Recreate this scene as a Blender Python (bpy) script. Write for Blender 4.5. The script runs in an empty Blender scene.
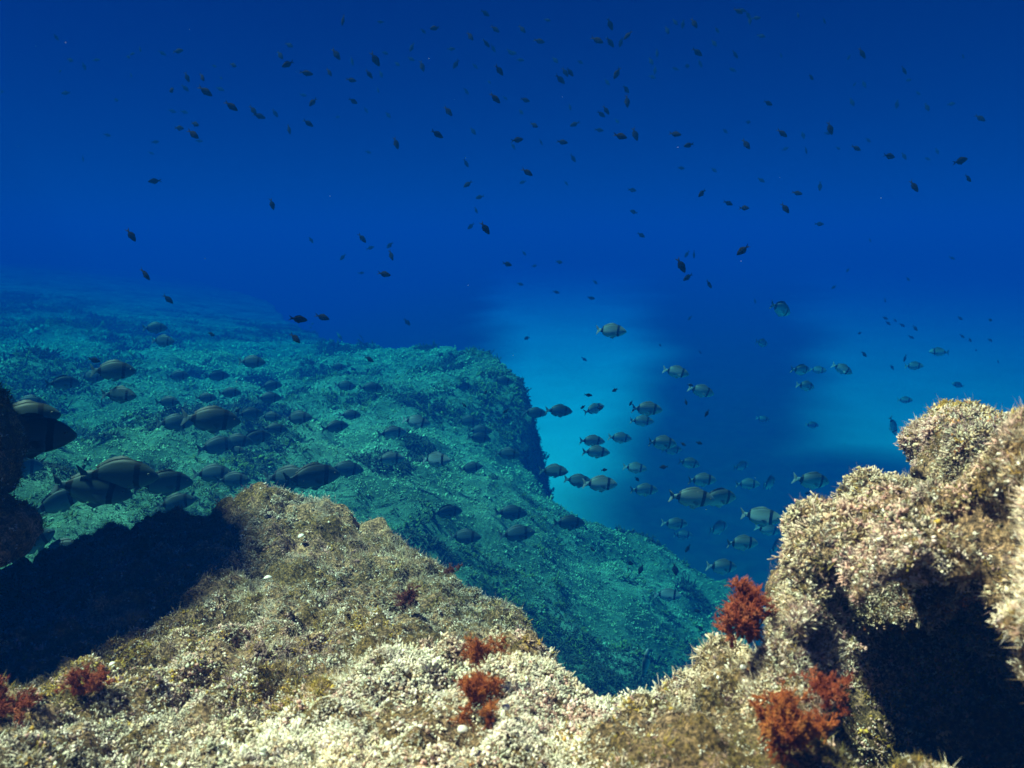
import bpy, math, random
import numpy as np
from mathutils import Vector

sc = bpy.context.scene
R = math.radians

# ------------------------------------------------------------------ camera
PITCH = 8.5
FPX = 900.0
cam_d = bpy.data.cameras.new('camera')
cam = bpy.data.objects.new('camera', cam_d)
sc.collection.objects.link(cam)
cam.location = (0, 0, 0)
cam.rotation_euler = (R(90 - PITCH), 0, 0)
cam_d.sensor_width = 36
cam_d.lens = FPX / 1024 * 36
cam_d.clip_start = 0.02
cam_d.clip_end = 2000
cam_d.dof.use_dof = True
cam_d.dof.focus_distance = 2.6
cam_d.dof.aperture_fstop = 9.0
sc.camera = cam

# ------------------------------------------------------------------ light
SUN_DIR = Vector((-0.50, 0.02, 0.86)).normalized()      # towards the sun
SUN_EL = math.asin(SUN_DIR.z)
SUN_AZ = math.atan2(SUN_DIR.x, SUN_DIR.y)
world = bpy.data.worlds.new('World')
sc.world = world
world.use_nodes = True
wn = world.node_tree
wn.nodes.clear()
w_out = wn.nodes.new('ShaderNodeOutputWorld')
w_bg = wn.nodes.new('ShaderNodeBackground')
w_sky = wn.nodes.new('ShaderNodeTexSky')
w_sky.sky_type = 'NISHITA'
w_sky.sun_disc = False
w_sky.sun_elevation = SUN_EL
w_sky.sun_rotation = SUN_AZ
w_mul = wn.nodes.new('ShaderNodeMixRGB')                 # daylight filtered by the metres of sea overhead
w_mul.blend_type = 'MULTIPLY'
w_mul.inputs[0].default_value = 1.0
w_mul.inputs[2].default_value = (0.0003, 0.0030, 0.085, 1)
w_bg.inputs[1].default_value = 0.05
wn.links.new(w_sky.outputs[0], w_mul.inputs[1])
wn.links.new(w_mul.outputs[0], w_bg.inputs[0])
wn.links.new(w_bg.outputs[0], w_out.inputs[0])

sun_d = bpy.data.lights.new('sun', 'SUN')
sun_d.energy = 5.0
sun_d.angle = R(4.0)
sun_d.color = (1.0, 0.46, 0.275)
sun = bpy.data.objects.new('sun', sun_d)
sun.rotation_euler = SUN_DIR.to_track_quat('Z', 'Y').to_euler()
sun.location = (0, 0, 20)
sc.collection.objects.link(sun)

sc.view_settings.view_transform = 'Standard'
sc.view_settings.look = 'None'
sc.view_settings.gamma = 1.0
sc.view_settings.exposure = 2.58
sc.render.engine = 'CYCLES'
sc.cycles.use_denoising = True
sc.cycles.max_bounces = 4
sc.cycles.diffuse_bounces = 2
sc.cycles.glossy_bounces = 1
sc.cycles.volume_bounces = 0

HAZE_TOP = 1.9
HAZE_SCATTER = (0.0002, 0.0142, 0.082)      # share of the lost light that is scattered
HAZE_DENSITY = 0.42
HAZE_ABSORB = (0.22, 0.80, 0.940)         # 1 = no absorption

# ------------------------------------------------------------------ helpers
CP, SP = math.cos(R(PITCH)), math.sin(R(PITCH))


def at(px, py, D):
    """world point seen at pixel px, py at depth D along the view axis"""
    u, v = (px - 512) / FPX, (384 - py) / FPX
    return np.array([u * D, (CP + v * SP) * D, (-SP + v * CP) * D])


def project(P):
    d = P[:, 1] * CP - P[:, 2] * SP
    v = P[:, 1] * SP + P[:, 2] * CP
    dd = np.where(np.abs(d) < 1e-6, 1e-6, d)
    return 512 + FPX * P[:, 0] / dd, 384 - FPX * v / dd, d


def hash3(ix, iy, iz, seed):
    h = (ix.astype(np.int64) * 374761393 + iy.astype(np.int64) * 668265263
         + iz.astype(np.int64) * 2147483647 + seed * 1274126177) & 0xFFFFFFFF
    h = ((h ^ (h >> 13)) * 1274126177) & 0xFFFFFFFF
    h = ((h ^ (h >> 16)) * 2246822519) & 0xFFFFFFFF
    return ((h ^ (h >> 15)) & 0xFFFF).astype(np.float32) / 65535.0


def vnoise(P, seed=0):
    """value noise in -1..1 at points P (N,3)"""
    P = np.asarray(P, dtype=np.float32)
    I = np.floor(P)
    F = P - I
    I = I.astype(np.int64)
    W = F * F * (3 - 2 * F)
    r = 0
    for dx in (0, 1):
        wx = W[:, 0] if dx else 1 - W[:, 0]
        for dy in (0, 1):
            wy = W[:, 1] if dy else 1 - W[:, 1]
            for dz in (0, 1):
                wz = W[:, 2] if dz else 1 - W[:, 2]
                r = r + wx * wy * wz * hash3(I[:, 0] + dx, I[:, 1] + dy, I[:, 2] + dz, seed)
    return r * 2 - 1


def fbm(P, scale, octaves=4, gain=0.5, seed=0):
    P = np.asarray(P, dtype=np.float32) * scale
    # a fixed rotation per octave hides the lattice
    M = np.array([[0.80, 0.36, -0.48], [-0.60, 0.48, -0.64], [0.0, 0.80, 0.60]], dtype=np.float32)
    r, a, t = 0, 1.0, 0
    for o in range(octaves):
        P = P @ M.T
        r = r + a * vnoise(P + 17.3 * o, seed + o)
        t += a
        a *= gain
        P = P * 2.03
    return r / t


def sstep(a, b, x):
    t = np.clip((x - a) / (b - a), 0, 1)
    return t * t * (3 - 2 * t)


def np_mesh(name, V, tris=None, quads=None, smooth=True):
    me = bpy.data.meshes.new(name)
    V = np.ascontiguousarray(V, dtype=np.float32)
    me.vertices.add(len(V))
    me.vertices.foreach_set('co', V.ravel())
    loops, starts, n = [], [], 0
    if tris is not None and len(tris):
        loops.append(np.asarray(tris, dtype=np.int32).ravel())
        starts.append(np.arange(len(tris), dtype=np.int32) * 3 + n)
        n += len(tris) * 3
    if quads is not None and len(quads):
        loops.append(np.asarray(quads, dtype=np.int32).ravel())
        starts.append(np.arange(len(quads), dtype=np.int32) * 4 + n)
        n += len(quads) * 4
    L, S = np.concatenate(loops), np.concatenate(starts)
    me.loops.add(len(L))
    me.loops.foreach_set('vertex_index', L)
    me.polygons.add(len(S))
    me.polygons.foreach_set('loop_start', S)
    me.polygons.foreach_set('use_smooth', np.full(len(S), smooth, dtype=bool))
    me.update(calc_edges=True)
    me.validate()
    return me


def link(name, me, mat=None, parent=None):
    o = bpy.data.objects.new(name, me)
    sc.collection.objects.link(o)
    if mat is not None:
        me.materials.append(mat)
    if parent is not None:
        o.parent = parent
    return o


def tag(o, label=None, cat=None, group=None, kind=None):
    if label: o['label'] = label
    if cat: o['category'] = cat
    if group: o['group'] = group
    if kind: o['kind'] = kind
    return o


# ------------------------------------------------------------------ materials
def new_mat(name, rough=0.9, spec=0.2):
    m = bpy.data.materials.new(name)
    m.use_nodes = True
    b = m.node_tree.nodes['Principled BSDF']
    b.inputs['Roughness'].default_value = rough
    b.inputs['Specular IOR Level'].default_value = spec
    return m, m.node_tree, b


def noise_node(nt, scale, detail=5, rough=0.6, coord='Object'):
    tc = nt.nodes.new('ShaderNodeTexCoord')
    n = nt.nodes.new('ShaderNodeTexNoise')
    n.inputs['Scale'].default_value = scale
    n.inputs['Detail'].default_value = detail
    n.inputs['Roughness'].default_value = rough
    nt.links.new(tc.outputs[coord], n.inputs['Vector'])
    return n


def ramp(nt, src, stops):
    r = nt.nodes.new('ShaderNodeValToRGB')
    el = r.color_ramp.elements
    while len(el) < len(stops):
        el.new(0.5)
    for e, (p, c) in zip(el, stops):
        e.position = p
        e.color = (*c, 1)
    nt.links.new(src, r.inputs[0])
    return r


def mix(nt, fac, a, b, mode='MIX'):
    n = nt.nodes.new('ShaderNodeMixRGB')
    n.blend_type = mode
    for k, v in ((0, fac), (1, a), (2, b)):
        if hasattr(v, 'links'):
            nt.links.new(v, n.inputs[k])
        elif isinstance(v, (int, float)):
            n.inputs[k].default_value = v
        else:
            n.inputs[k].default_value = (*v, 1)
    return n.outputs[0]


def bump(nt, bsdf, height, strength, dist):
    b = nt.nodes.new('ShaderNodeBump')
    b.inputs['Strength'].default_value = strength
    b.inputs['Distance'].default_value = dist
    nt.links.new(height, b.inputs['Height'])
    nt.links.new(b.outputs[0], bsdf.inputs['Normal'])


def rock_material():
    m, nt, b = new_mat('encrusted_rock')
    n1 = noise_node(nt, 9, 8, 0.65)
    c1 = ramp(nt, n1.outputs[0], [(0.30, (0.05, 0.036, 0.022)), (0.45, (0.15, 0.11, 0.055)), (0.55, (0.24, 0.17, 0.13)), (0.70, (0.40, 0.31, 0.22))])
    n2 = noise_node(nt, 170, 8, 0.8)
    c2 = ramp(nt, n2.outputs[0], [(0.40, (0.20, 0.18, 0.14)), (0.50, (0.9, 0.85, 0.7)), (0.60, (3.2, 2.8, 2.2))])
    nt.links.new(mix(nt, 1.0, c1.outputs[0], c2.outputs[0], 'MULTIPLY'), b.inputs['Base Color'])
    bump(nt, b, n2.outputs[0], 0.9, 0.012)
    return m


def turf_material():
    """coralline algae: each little plant has its own colour, its tips are chalky"""
    m, nt, b = new_mat('coralline_turf', 0.8, 0.25)
    a = nt.nodes.new('ShaderNodeAttribute')
    a.attribute_name = 'tint'
    n = noise_node(nt, 160, 3, 0.6)
    r = ramp(nt, n.outputs[0], [(0.30, (0.55, 0.55, 0.5)), (0.70, (1.15, 1.15, 1.15))])
    nt.links.new(mix(nt, 1.0, a.outputs['Color'], r.outputs[0], 'MULTIPLY'), b.inputs['Base Color'])
    return m


def reef_material():
    m, nt, b = new_mat('far_reef')
    n1 = noise_node(nt, 1.1, 6, 0.66)
    c1 = ramp(nt, n1.outputs[0], [(0.34, (0.04, 0.09, 0.05)), (0.46, (0.15, 0.28, 0.17)), (0.62, (0.31, 0.50, 0.33))])
    n2 = noise_node(nt, 9, 8, 0.75)
    c2 = ramp(nt, n2.outputs[0], [(0.34, (0.35, 0.36, 0.35)), (0.52, (0.80, 0.80, 0.78)), (0.68, (1.35, 1.35, 1.3))])
    nt.links.new(mix(nt, 1.0, c1.outputs[0], c2.outputs[0], 'MULTIPLY'), b.inputs['Base Color'])
    bump(nt, b, n2.outputs[0], 1.0, 0.12)
    return m


def seabed_material():
    m, nt, b = new_mat('sand')
    n = noise_node(nt, 0.8, 6, 0.6)
    sand = ramp(nt, n.outputs[0], [(0.3, (0.68, 0.66, 0.56)), (0.7, (0.80, 0.78, 0.68))])
    n3 = noise_node(nt, 3.0, 6, 0.7)
    grass = ramp(nt, n3.outputs[0], [(0.3, (0.015, 0.022, 0.012)), (0.7, (0.05, 0.06, 0.03))])
    a = nt.nodes.new('ShaderNodeAttribute')
    a.attribute_name = 'seagrass'
    nt.links.new(mix(nt, a.outputs['Fac'], sand.outputs[0], grass.outputs[0]), b.inputs['Base Color'])
    return m


M_ROCK, M_TURF, M_REEF, M_SAND = rock_material(), turf_material(), reef_material(), seabed_material()

# ------------------------------------------------------------------ haze (the water itself)
me = bpy.data.meshes.new('haze')
x0, x1, y0, y1, z0, z1 = -130, 130, -12, 190, -7.0, HAZE_TOP
me.from_pydata([(x0, y0, z0), (x1, y0, z0), (x1, y1, z0), (x0, y1, z0), (x0, y0, z1), (x1, y0, z1), (x1, y1, z1), (x0, y1, z1)], [],
               [(0, 3, 2, 1), (4, 5, 6, 7), (0, 1, 5, 4), (1, 2, 6, 5), (2, 3, 7, 6), (3, 0, 4, 7)])
mh = bpy.data.materials.new('sea_water')
mh.use_nodes = True
nt = mh.node_tree
nt.nodes.clear()
o_ = nt.nodes.new('ShaderNodeOutputMaterial')
v_ = nt.nodes.new('ShaderNodeVolumePrincipled')
v_.inputs['Color'].default_value = (*HAZE_SCATTER, 1)
v_.inputs['Absorption Color'].default_value = (*[c * c for c in HAZE_ABSORB], 1)
v_.inputs['Density'].default_value = HAZE_DENSITY
v_.inputs['Anisotropy'].default_value = 0.0
v_.inputs['Density Attribute'].default_value = ''
nt.links.new(v_.outputs[0], o_.inputs['Volume'])
haze = link('haze', me, mh)
tag(haze, 'clear deep blue sea water filling the whole scene', 'water', kind='stuff')

# ------------------------------------------------------------------ seabed
SAND_Z = -4.4


def grid(xs, ys):
    X, Y = np.meshgrid(xs, ys, indexing='ij')
    nx, ny = X.shape
    i = np.arange(nx * ny).reshape(nx, ny)
    q = np.stack([i[:-1, :-1], i[1:, :-1], i[1:, 1:], i[:-1, 1:]], -1).reshape(-1, 4)
    return X.ravel(), Y.ravel(), q


xs = np.concatenate([np.linspace(-120, -12, 40), np.linspace(-11.5, 30, 120), np.linspace(31, 120, 40)])
ys = np.concatenate([np.linspace(-10, 5, 8), np.linspace(5.4, 60, 150), np.linspace(61, 180, 50)])
X, Y, q = grid(xs, ys)
Pn = np.stack([X, Y, X * 0], 1)
Z = SAND_Z + 0.10 * fbm(Pn, 0.3, 3, seed=4) + 3.3 * (1 - np.exp(-np.maximum(Y - 13, 0) / 34)) * sstep(-16, 2, X)      # the sand climbs away from the reef
me = np_mesh('seabed', np.stack([X, Y, Z], 1), quads=q)


def seagrass_mask(X, Y):
    P = np.stack([X, Y, X * 0], 1)
    wx = X + 1.2 * fbm(P, 0.22, 3, seed=9)
    wy = Y + 2.5 * fbm(P, 0.15, 3, seed=14)
    def ell(cx, cy, rx, ry, soft):
        return 1 - sstep(1 - soft, 1 + soft, np.sqrt(((wx - cx) / rx) ** 2 + ((wy - cy) / ry) ** 2))
    off = (wx - 0.5 - 0.225 * wy) / (0.6 + 0.082 * wy)
    k = (1 - sstep(0.5, 1.5, np.abs(off)) * np.where(off > 0, 0.62, 1.0)) * sstep(8, 12, wy)
    k = np.maximum(k, 1 - sstep(-1.6, 1.0, wx + 0.02 * wy))
    k = np.maximum(k, ell(5.4, 13.0, 4.4, 6.0, 0.3))
    return np.clip(k, 0, 1)


at_ = me.attributes.new('seagrass', 'FLOAT', 'POINT')
at_.data.foreach_set('value', seagrass_mask(X, Y).astype(np.float32))
seabed = link('seabed', me, M_SAND)
tag(seabed, 'pale sand sea floor with a dark seagrass meadow', kind='structure')

# ------------------------------------------------------------------ height fields from control points


def tps(ctrl):
    C = np.array(ctrl, dtype=float)
    n = len(C)
    d = np.linalg.norm(C[:, None, :2] - C[None, :, :2], axis=2)
    K = np.where(d > 0, d * d * np.log(d + 1e-12), 0) + 1e-3 * np.eye(n)
    Pm = np.c_[np.ones(n), C[:, :2]]
    A = np.block([[K, Pm], [Pm.T, np.zeros((3, 3))]])
    w = np.linalg.solve(A, np.r_[C[:, 2], 0, 0, 0])

    def f(X, Y):
        out = w[n] + w[n + 1] * X + w[n + 2] * Y
        for i in range(n):
            r2 = (X - C[i, 0]) ** 2 + (Y - C[i, 1]) ** 2
            out = out + w[i] * 0.5 * r2 * np.log(r2 + 1e-12)
        return out
    return f


def beyond(poly, X, Y):
    """signed distance past a line of points whose x grows"""
    P = np.array(poly)
    d = np.full(X.shape, 1e9)
    for a, b in zip(P[:-1], P[1:]):
        ab = b - a
        t = np.clip(((X - a[0]) * ab[0] + (Y - a[1]) * ab[1]) / (ab @ ab), 0, 1)
        d = np.minimum(d, np.hypot(X - a[0] - t * ab[0], Y - a[1] - t * ab[1]))
    return np.where(Y > np.interp(X, P[:, 0], P[:, 1]), d, -d)


# the reef that slopes away behind the fish
reef_pts = [(-420, 262, 50), (-300, 300, 22), (-300, 380, 10), (-200, 470, 6), (20, 268, 42), (20, 300, 24), (20, 330, 15), (20, 380, 9), (20, 470, 5.5), (20, 560, 4.2),
            (150, 282, 44), (150, 300, 29), (150, 320, 20), (150, 350, 13), (150, 400, 8.5), (250, 316, 29), (250, 330, 20), (250, 350, 14), (250, 420, 8), (300, 480, 5.6),
            (300, 380, 11), (330, 347, 17), (400, 352, 14), (400, 420, 8.5),
            (470, 353, 12), (512, 388, 10), (518, 432, 9.1), (522, 470, 8.4), (548, 500, 7.9), (420, 500, 6.2), (470, 470, 7.2), (60, 266, 60), (200, 284, 56),
            (560, 490, 8.5), (640, 530, 8), (715, 578, 7.5), (733, 640, 6.9), (560, 600, 6), (600, 680, 5),
            (480, 560, 5.6), (640, 620, 6.4), (700, 690, 5.8), (520, 720, 4.4), (200, 600, 3.9)]
reef_edge = [(-900, 250, 72), (-420, 258, 70), (60, 263, 68), (200, 284, 60), (270, 313, 38), (330, 344, 18), (400, 349, 14.5), (470, 352, 12), (515, 385, 10),
             (524, 432, 9.2), (529, 468, 8.8), (562, 488, 8.4), (640, 527, 8), (722, 575, 7.5), (738, 640, 7.0), (748, 690, 6.9)]
f_reef = tps([at(*p) for p in reef_pts])
edge_xy = [at(*p)[:2] for p in reef_edge] + [np.array([1.95, 5.0]), np.array([2.0, 3.0])]
X, Y, q = grid(np.linspace(-38, 3.2, 440), np.concatenate([np.linspace(2.6, 12, 190), np.linspace(12.1, 76, 260)]))
d = beyond(edge_xy, X, Y)
d = np.where(X > 1.9, np.maximum(d, X - 1.9), d)
P = np.stack([X, Y, X * 0], 1)
d = d + 0.28 * fbm(P, 0.9, 4, seed=31)
dp = np.maximum(d, 0)
Z = f_reef(X, Y) - 5.0 * dp * dp / (dp + 0.22)
P[:, 2] = Z
Z = Z + (0.24 * fbm(P, 0.7, 2, seed=21) + 0.26 * (np.abs(fbm(P, 1.6, 3, seed=22)) - 0.3) + 0.09 * fbm(P, 5.0, 3, seed=23)) * (1 - 0.75 * sstep(10, 22, Y))
Z = np.maximum(Z, SAND_Z - 0.4)
reef_me = np_mesh('reef_slope', np.stack([X, Y, Z], 1), quads=q)
reef = link('reef_slope', reef_me, M_REEF)
tag(reef, 'weedy teal reef slope falling away behind the fish', kind='structure')
REEF = (np.stack([X, Y, Z], 1), q)

# the near mound and ledge right under the camera
mound_pts = [(-60, 768, 1.0), (100, 768, 1.0), (300, 768, 0.96), (512, 768, 0.92), (700, 768, 0.9), (850, 768, 0.9), (1000, 768, 0.88),
             (512, 820, 0.82), (100, 820, 0.86), (900, 820, 0.8), (500, 710, 1.06), (620, 720, 1.05), (400, 690, 1.14), (430, 655, 1.26), (540, 655, 1.24),
             (275, 488, 2.32), (265, 560, 1.95), (265, 650, 1.45), (160, 640, 1.5), (60, 680, 1.35), (330, 600, 1.72), (350, 560, 1.98),
             (380, 529, 2.25), (445, 556, 2.15), (500, 593, 2.0), (430, 610, 1.72), (500, 632, 1.70), (190, 513, 2.32), (235, 499, 2.32), (212, 506, 2.32), (110, 525, 2.32), (60, 545, 2.32),
             (0, 577, 2.3), (130, 580, 1.8), (0, 620, 1.75), (-100, 600, 2.1), (-150, 700, 1.3), (600, 692, 1.2), (660, 680, 1.15), (720, 662, 1.15),
             (900, 700, 1.2), (1000, 650, 1.5), (1100, 640, 1.7)]
mound_edge = [(-400, 640, 2.2), (-120, 602, 2.3), (0, 574, 2.33), (60, 541, 2.35), (110, 521, 2.35), (190, 512, 2.35), (275, 487, 2.32), (330, 503, 2.28), (380, 526, 2.25),
              (445, 553, 2.15), (500, 589, 2.0), (527, 638, 1.75), (542, 668, 1.27), (612, 693, 1.2), (660, 676, 1.16), (720, 660, 1.15), (760, 640, 1.25)]
f_mound = tps([at(*p) for p in mound_pts])
medge_xy = [at(*p)[:2] for p in mound_edge] + [np.array([0.6, 1.7]), np.array([1.6, 2.2])]
X, Y, q = grid(np.linspace(-2.3, 1.5, 480), np.linspace(0.45, 3.5, 385))
d = beyond(medge_xy, X, Y)
P = np.stack([X, Y, X * 0], 1)
d = d + 0.05 * fbm(P, 4, 3, seed=41)
dp = np.maximum(d, 0)
Z = f_mound(X, Y) - 3.6 * dp * dp / (dp + 0.07) - 0.035 * np.exp(-(((X + 0.70) / 0.11) ** 2 + ((Y - 2.27) / 0.2) ** 2))
P[:, 2] = Z
Z = Z + 0.022 * fbm(P, 3.5, 3, seed=42) + 0.075 * (np.abs(fbm(P, 7, 3, seed=43)) - 0.30) - 0.03 * sstep(0.25, 0.6, fbm(P, 11, 2, seed=45)) + 0.040 * (np.abs(fbm(P, 22, 2, seed=44)) - 0.3)
Z = Z - 0.75 * np.exp(-((np.maximum(0.60 - X, 0) / 0.16) ** 2 + ((Y - 0.98) / 0.26) ** 2) ** 1.5)      # the pit below the outcrop
Z = np.maximum(Z, -3.0)
MOUND = (np.stack([X, Y, Z], 1), q)
mound = link('rock_mound', np_mesh('rock_mound', *[MOUND[0]], quads=q), M_ROCK)
tag(mound, 'broad rounded rock mound crusted with grey and olive algae across the foreground', 'rock')

# ------------------------------------------------------------------ rocks with overhangs: a distance field, meshed


def surface_nets(F, org, h):
    nx, ny, nz = F.shape
    S = F < 0
    cnt = np.zeros((nx - 1, ny - 1, nz - 1), dtype=np.float32)
    acc = np.zeros((nx - 1, ny - 1, nz - 1, 3), dtype=np.float32)
    cor = [(a, b, c) for a in (0, 1) for b in (0, 1) for c in (0, 1)]
    sl = lambda a, n: slice(a, n - 1 + a)
    for i, a in enumerate(cor):
        for b in cor[i + 1:]:
            dif = [k for k in range(3) if a[k] != b[k]]
            if len(dif) != 1:
                continue
            fa = F[sl(a[0], nx), sl(a[1], ny), sl(a[2], nz)]
            fb = F[sl(b[0], nx), sl(b[1], ny), sl(b[2], nz)]
            m = (fa < 0) != (fb < 0)
            t = np.where(m, fa / np.where(m, fa - fb, 1), 0)
            cnt += m
            for k in range(3):
                acc[..., k] += np.where(m, a[k] + (t if k == dif[0] else 0), 0)
    act = cnt > 0
    idx = np.full(act.shape, -1, dtype=np.int64)
    idx[act] = np.arange(act.sum())
    ii = np.argwhere(act)
    V = (ii + acc[act] / cnt[act][:, None]) * h + np.array(org)
    Q = []
    for ax in range(3):
        u, v = (ax + 1) % 3, (ax + 2) % 3
        A = np.take(S, range(0, F.shape[ax] - 1), ax)
        B = np.take(S, range(1, F.shape[ax]), ax)
        e = np.argwhere(A != B)
        ok = (e[:, u] > 0) & (e[:, v] > 0) & (e[:, u] < F.shape[u] - 1) & (e[:, v] < F.shape[v] - 1)
        e = e[ok]
        flip = A[tuple(e.T)]
        def cell(du, dv):
            c = e.copy()
            c[:, u] -= du
            c[:, v] -= dv
            return idx[tuple(c.T)]
        qd = np.stack([cell(1, 1), cell(0, 1), cell(0, 0), cell(1, 0)], 1)
        qd[~flip] = qd[~flip][:, ::-1]
        Q.append(qd)
    return V, np.concatenate(Q)


def smin(a, b, k):
    h = np.clip(0.5 + 0.5 * (b - a) / k, 0, 1)
    return b + (a - b) * h - k * h * (1 - h)


def ellipsoid(P, c, r):
    r = np.array(r, dtype=np.float32)
    k = (P - np.array(c, dtype=np.float32)) / r
    n = np.linalg.norm(k, axis=1)
    return (n - 1) * r.min()


def rock_sdf(lo, hi, h, solids, holes, k, amp, seed):
    xs, ys, zs = [np.arange(lo[i], hi[i], h) for i in range(3)]
    G = np.stack(np.meshgrid(xs, ys, zs, indexing='ij'), -1).reshape(-1, 3).astype(np.float32)
    W = G + amp[0] * np.stack([fbm(G, 3.0, 2, seed=seed + s) for s in (0, 5, 9)], 1)
    F = None
    for c, r in solids:
        e = ellipsoid(W, c, r)
        F = e if F is None else smin(F, e, k)
    for c, r in holes:
        F = -smin(-F, ellipsoid(W, c, r), 0.04)
    near = np.abs(F) < 0.12
    g = G[near]
    F[near] += amp[1] * fbm(g, 9, 3, seed=seed + 20) + amp[2] * np.abs(fbm(g, 26, 2, seed=seed + 30))
    F = F.reshape(len(xs), len(ys), len(zs))
    return surface_nets(F, lo, h)


# right outcrop: a bank rising to the right with a dark hollow under its brow
p = at
solids = [(p(785, 702, 1.06), (0.05, 0.08, 0.05)), (p(800, 665, 1.10), (0.055, 0.11, 0.08)), (p(822, 632, 1.17), (0.056, 0.15, 0.105)), (p(775, 662, 1.13), (0.05, 0.09, 0.05)),
          (p(862, 566, 1.28), (0.065, 0.15, 0.085)), (p(886, 530, 1.32), (0.06, 0.12, 0.08)), (p(925, 538, 1.30), (0.09, 0.17, 0.065)), (p(918, 525, 1.12), (0.10, 0.13, 0.04)),
          (p(1005, 455, 1.36), (0.09, 0.20, 0.08)), (p(1010, 530, 1.04), (0.12, 0.14, 0.06)), (p(1100, 490, 1.42), (0.19, 0.25, 0.115)),
          (p(860, 640, 1.55), (0.17, 0.14, 0.22)), (p(1010, 640, 1.56), (0.32, 0.24, 0.32)), (p(1150, 600, 1.4), (0.30, 0.36, 0.36)),
          (p(1062, 595, 0.84), (0.05, 0.09, 0.135)), (p(1150, 540, 0.95), (0.13, 0.2, 0.15)), (p(932, 826, 0.80), (0.055, 0.05, 0.036))]
holes = [(p(928, 645, 1.06), (0.088, 0.26, 0.125)), (p(955, 740, 0.99), (0.115, 0.25, 0.125)), (p(995, 515, 0.98), (0.05, 0.07, 0.022))]
OUT = rock_sdf((0.12, 0.5, -1.15), (1.45, 2.1, 0.12), 0.0125, solids, holes, 0.03, (0.030, 0.050, 0.032), 50)
outcrop = link('rock_outcrop', np_mesh('rock_outcrop', OUT[0], quads=OUT[1]), M_ROCK)
tag(outcrop, 'tall rock outcrop at right with pink and cream crust above a black hollow', 'rock')

# left ledge: leans in from the left and throws its shadow over the mound
solids = [(p(-62, 458, 1.75), (0.145, 0.24, 0.185)), ((-1.95, 1.85, 0.42), (0.66, 0.80, 0.60)), ((-1.80, 1.65, -0.30), (0.42, 0.6, 0.5)), (p(8, 530, 1.72), (0.045, 0.10, 0.055))]
LED = rock_sdf((-2.6, 0.6, -1.3), (-0.7, 2.9, 1.3), 0.018, solids, [], 0.05, (0.04, 0.03, 0.02), 80)
ledge = link('rock_ledge', np_mesh('rock_ledge', LED[0], quads=LED[1]), M_ROCK)
tag(ledge, 'black shadowed rock ledge leaning in at the left edge', 'rock')

# ------------------------------------------------------------------ little plants
rng = np.random.default_rng(7)


def tube_into(parts, pts, radii, tips, sides=3):
    """a tapering stem along pts; parts collects (V, tris, tip)"""
    pts = np.asarray(pts, dtype=np.float32)
    n = len(pts)
    t = pts[-1] - pts[0]
    t = t / (np.linalg.norm(t) + 1e-9)
    a = np.cross(t, [0.3, 0.9, 0.2])
    a /= np.linalg.norm(a) + 1e-9
    b = np.cross(t, a)
    ang = np.arange(sides) * 2 * math.pi / sides
    V, T = [], []
    for i in range(n - 1):
        V.append(pts[i] + radii[i] * (np.cos(ang)[:, None] * a + np.sin(ang)[:, None] * b))
    V = np.concatenate(V + [pts[-1:]])
    tip = np.concatenate([np.repeat(tips[:n - 1], sides), tips[n - 1:n]])
    for i in range(n - 2):
        for s in range(sides):
            s2 = (s + 1) % sides
            A, B, Cc, Dd = i * sides + s, i * sides + s2, (i + 1) * sides + s2, (i + 1) * sides + s
            T += [(A, B, Cc), (A, Cc, Dd)]
    top = (n - 1) * sides
    for s in range(sides):
        T.append(((n - 2) * sides + s, (n - 2) * sides + (s + 1) % sides, top))
    parts.append((V, np.array(T), tip))


def pack(parts):
    V, T, A, n = [], [], [], 0
    for v, t, a in parts:
        V.append(v); T.append(t + n); A.append(a)
        n += len(v)
    return np.concatenate(V).astype(np.float32), np.concatenate(T).astype(np.int32), np.concatenate(A).astype(np.float32)


def rnd_dir(spread):
    v = rng.normal(size=3) * spread + np.array([0, 0, 1])
    v[2] = abs(v[2])
    return v / np.linalg.norm(v)


def coralline(nb):
    parts = []
    for _ in range(nb):
        dr = rnd_dir(0.85)
        L = rng.uniform(0.5, 1.1)
        bend = rng.normal(size=3) * 0.2
        base = np.array([rng.normal() * 0.28, rng.normal() * 0.28, -0.15])
        P_ = [base + dr * L * s + bend * s * s for s in (0, 0.55, 0.93, 1.0)]
        r = rng.uniform(0.05, 0.10)
        tube_into(parts, P_, [r * 0.7, r * 1.05, r * 0.95], np.array([0, 0.4, 0.9, 1.0]))
        for _ in range(rng.integers(0, 3)):
            d2 = dr + rng.normal(size=3) * 0.7
            d2 /= np.linalg.norm(d2)
            q0 = P_[0] + (P_[1] - P_[0]) * rng.uniform(0.5, 1.0)
            tube_into(parts, [q0, q0 + d2 * 0.32 * L, q0 + d2 * 0.40 * L], [r * 0.7, r * 0.95], np.array([0.4, 0.8, 1.0]))
    return pack(parts)


def lobes(nb):
    """a low cushion of small blunt lobes"""
    parts = []
    for _ in range(nb):
        d_ = rnd_dir(1.0)
        c = d_ * rng.uniform(0.35, 0.8) + rng.normal(size=3) * 0.15 - np.array([0, 0, 0.2])
        o = np.array([[1, 0, 0], [-1, 0, 0], [0, 1, 0], [0, -1, 0], [0, 0, 1], [0, 0, -1]], dtype=float)
        q_, _r = np.linalg.qr(rng.normal(size=(3, 3)))
        o = (o * rng.uniform(0.08, 0.40, size=(6, 1)) * np.array([[0.7], [0.7], [0.45], [0.45], [1.15], [1.15]])) @ q_ + c
        T = [(0, 2, 4), (2, 1, 4), (1, 3, 4), (3, 0, 4), (2, 0, 5), (1, 2, 5), (3, 1, 5), (0, 3, 5)]
        parts.append((o, np.array(T), np.clip(o[:, 2] * 1.1, 0, 1)))
    return pack(parts)


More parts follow.
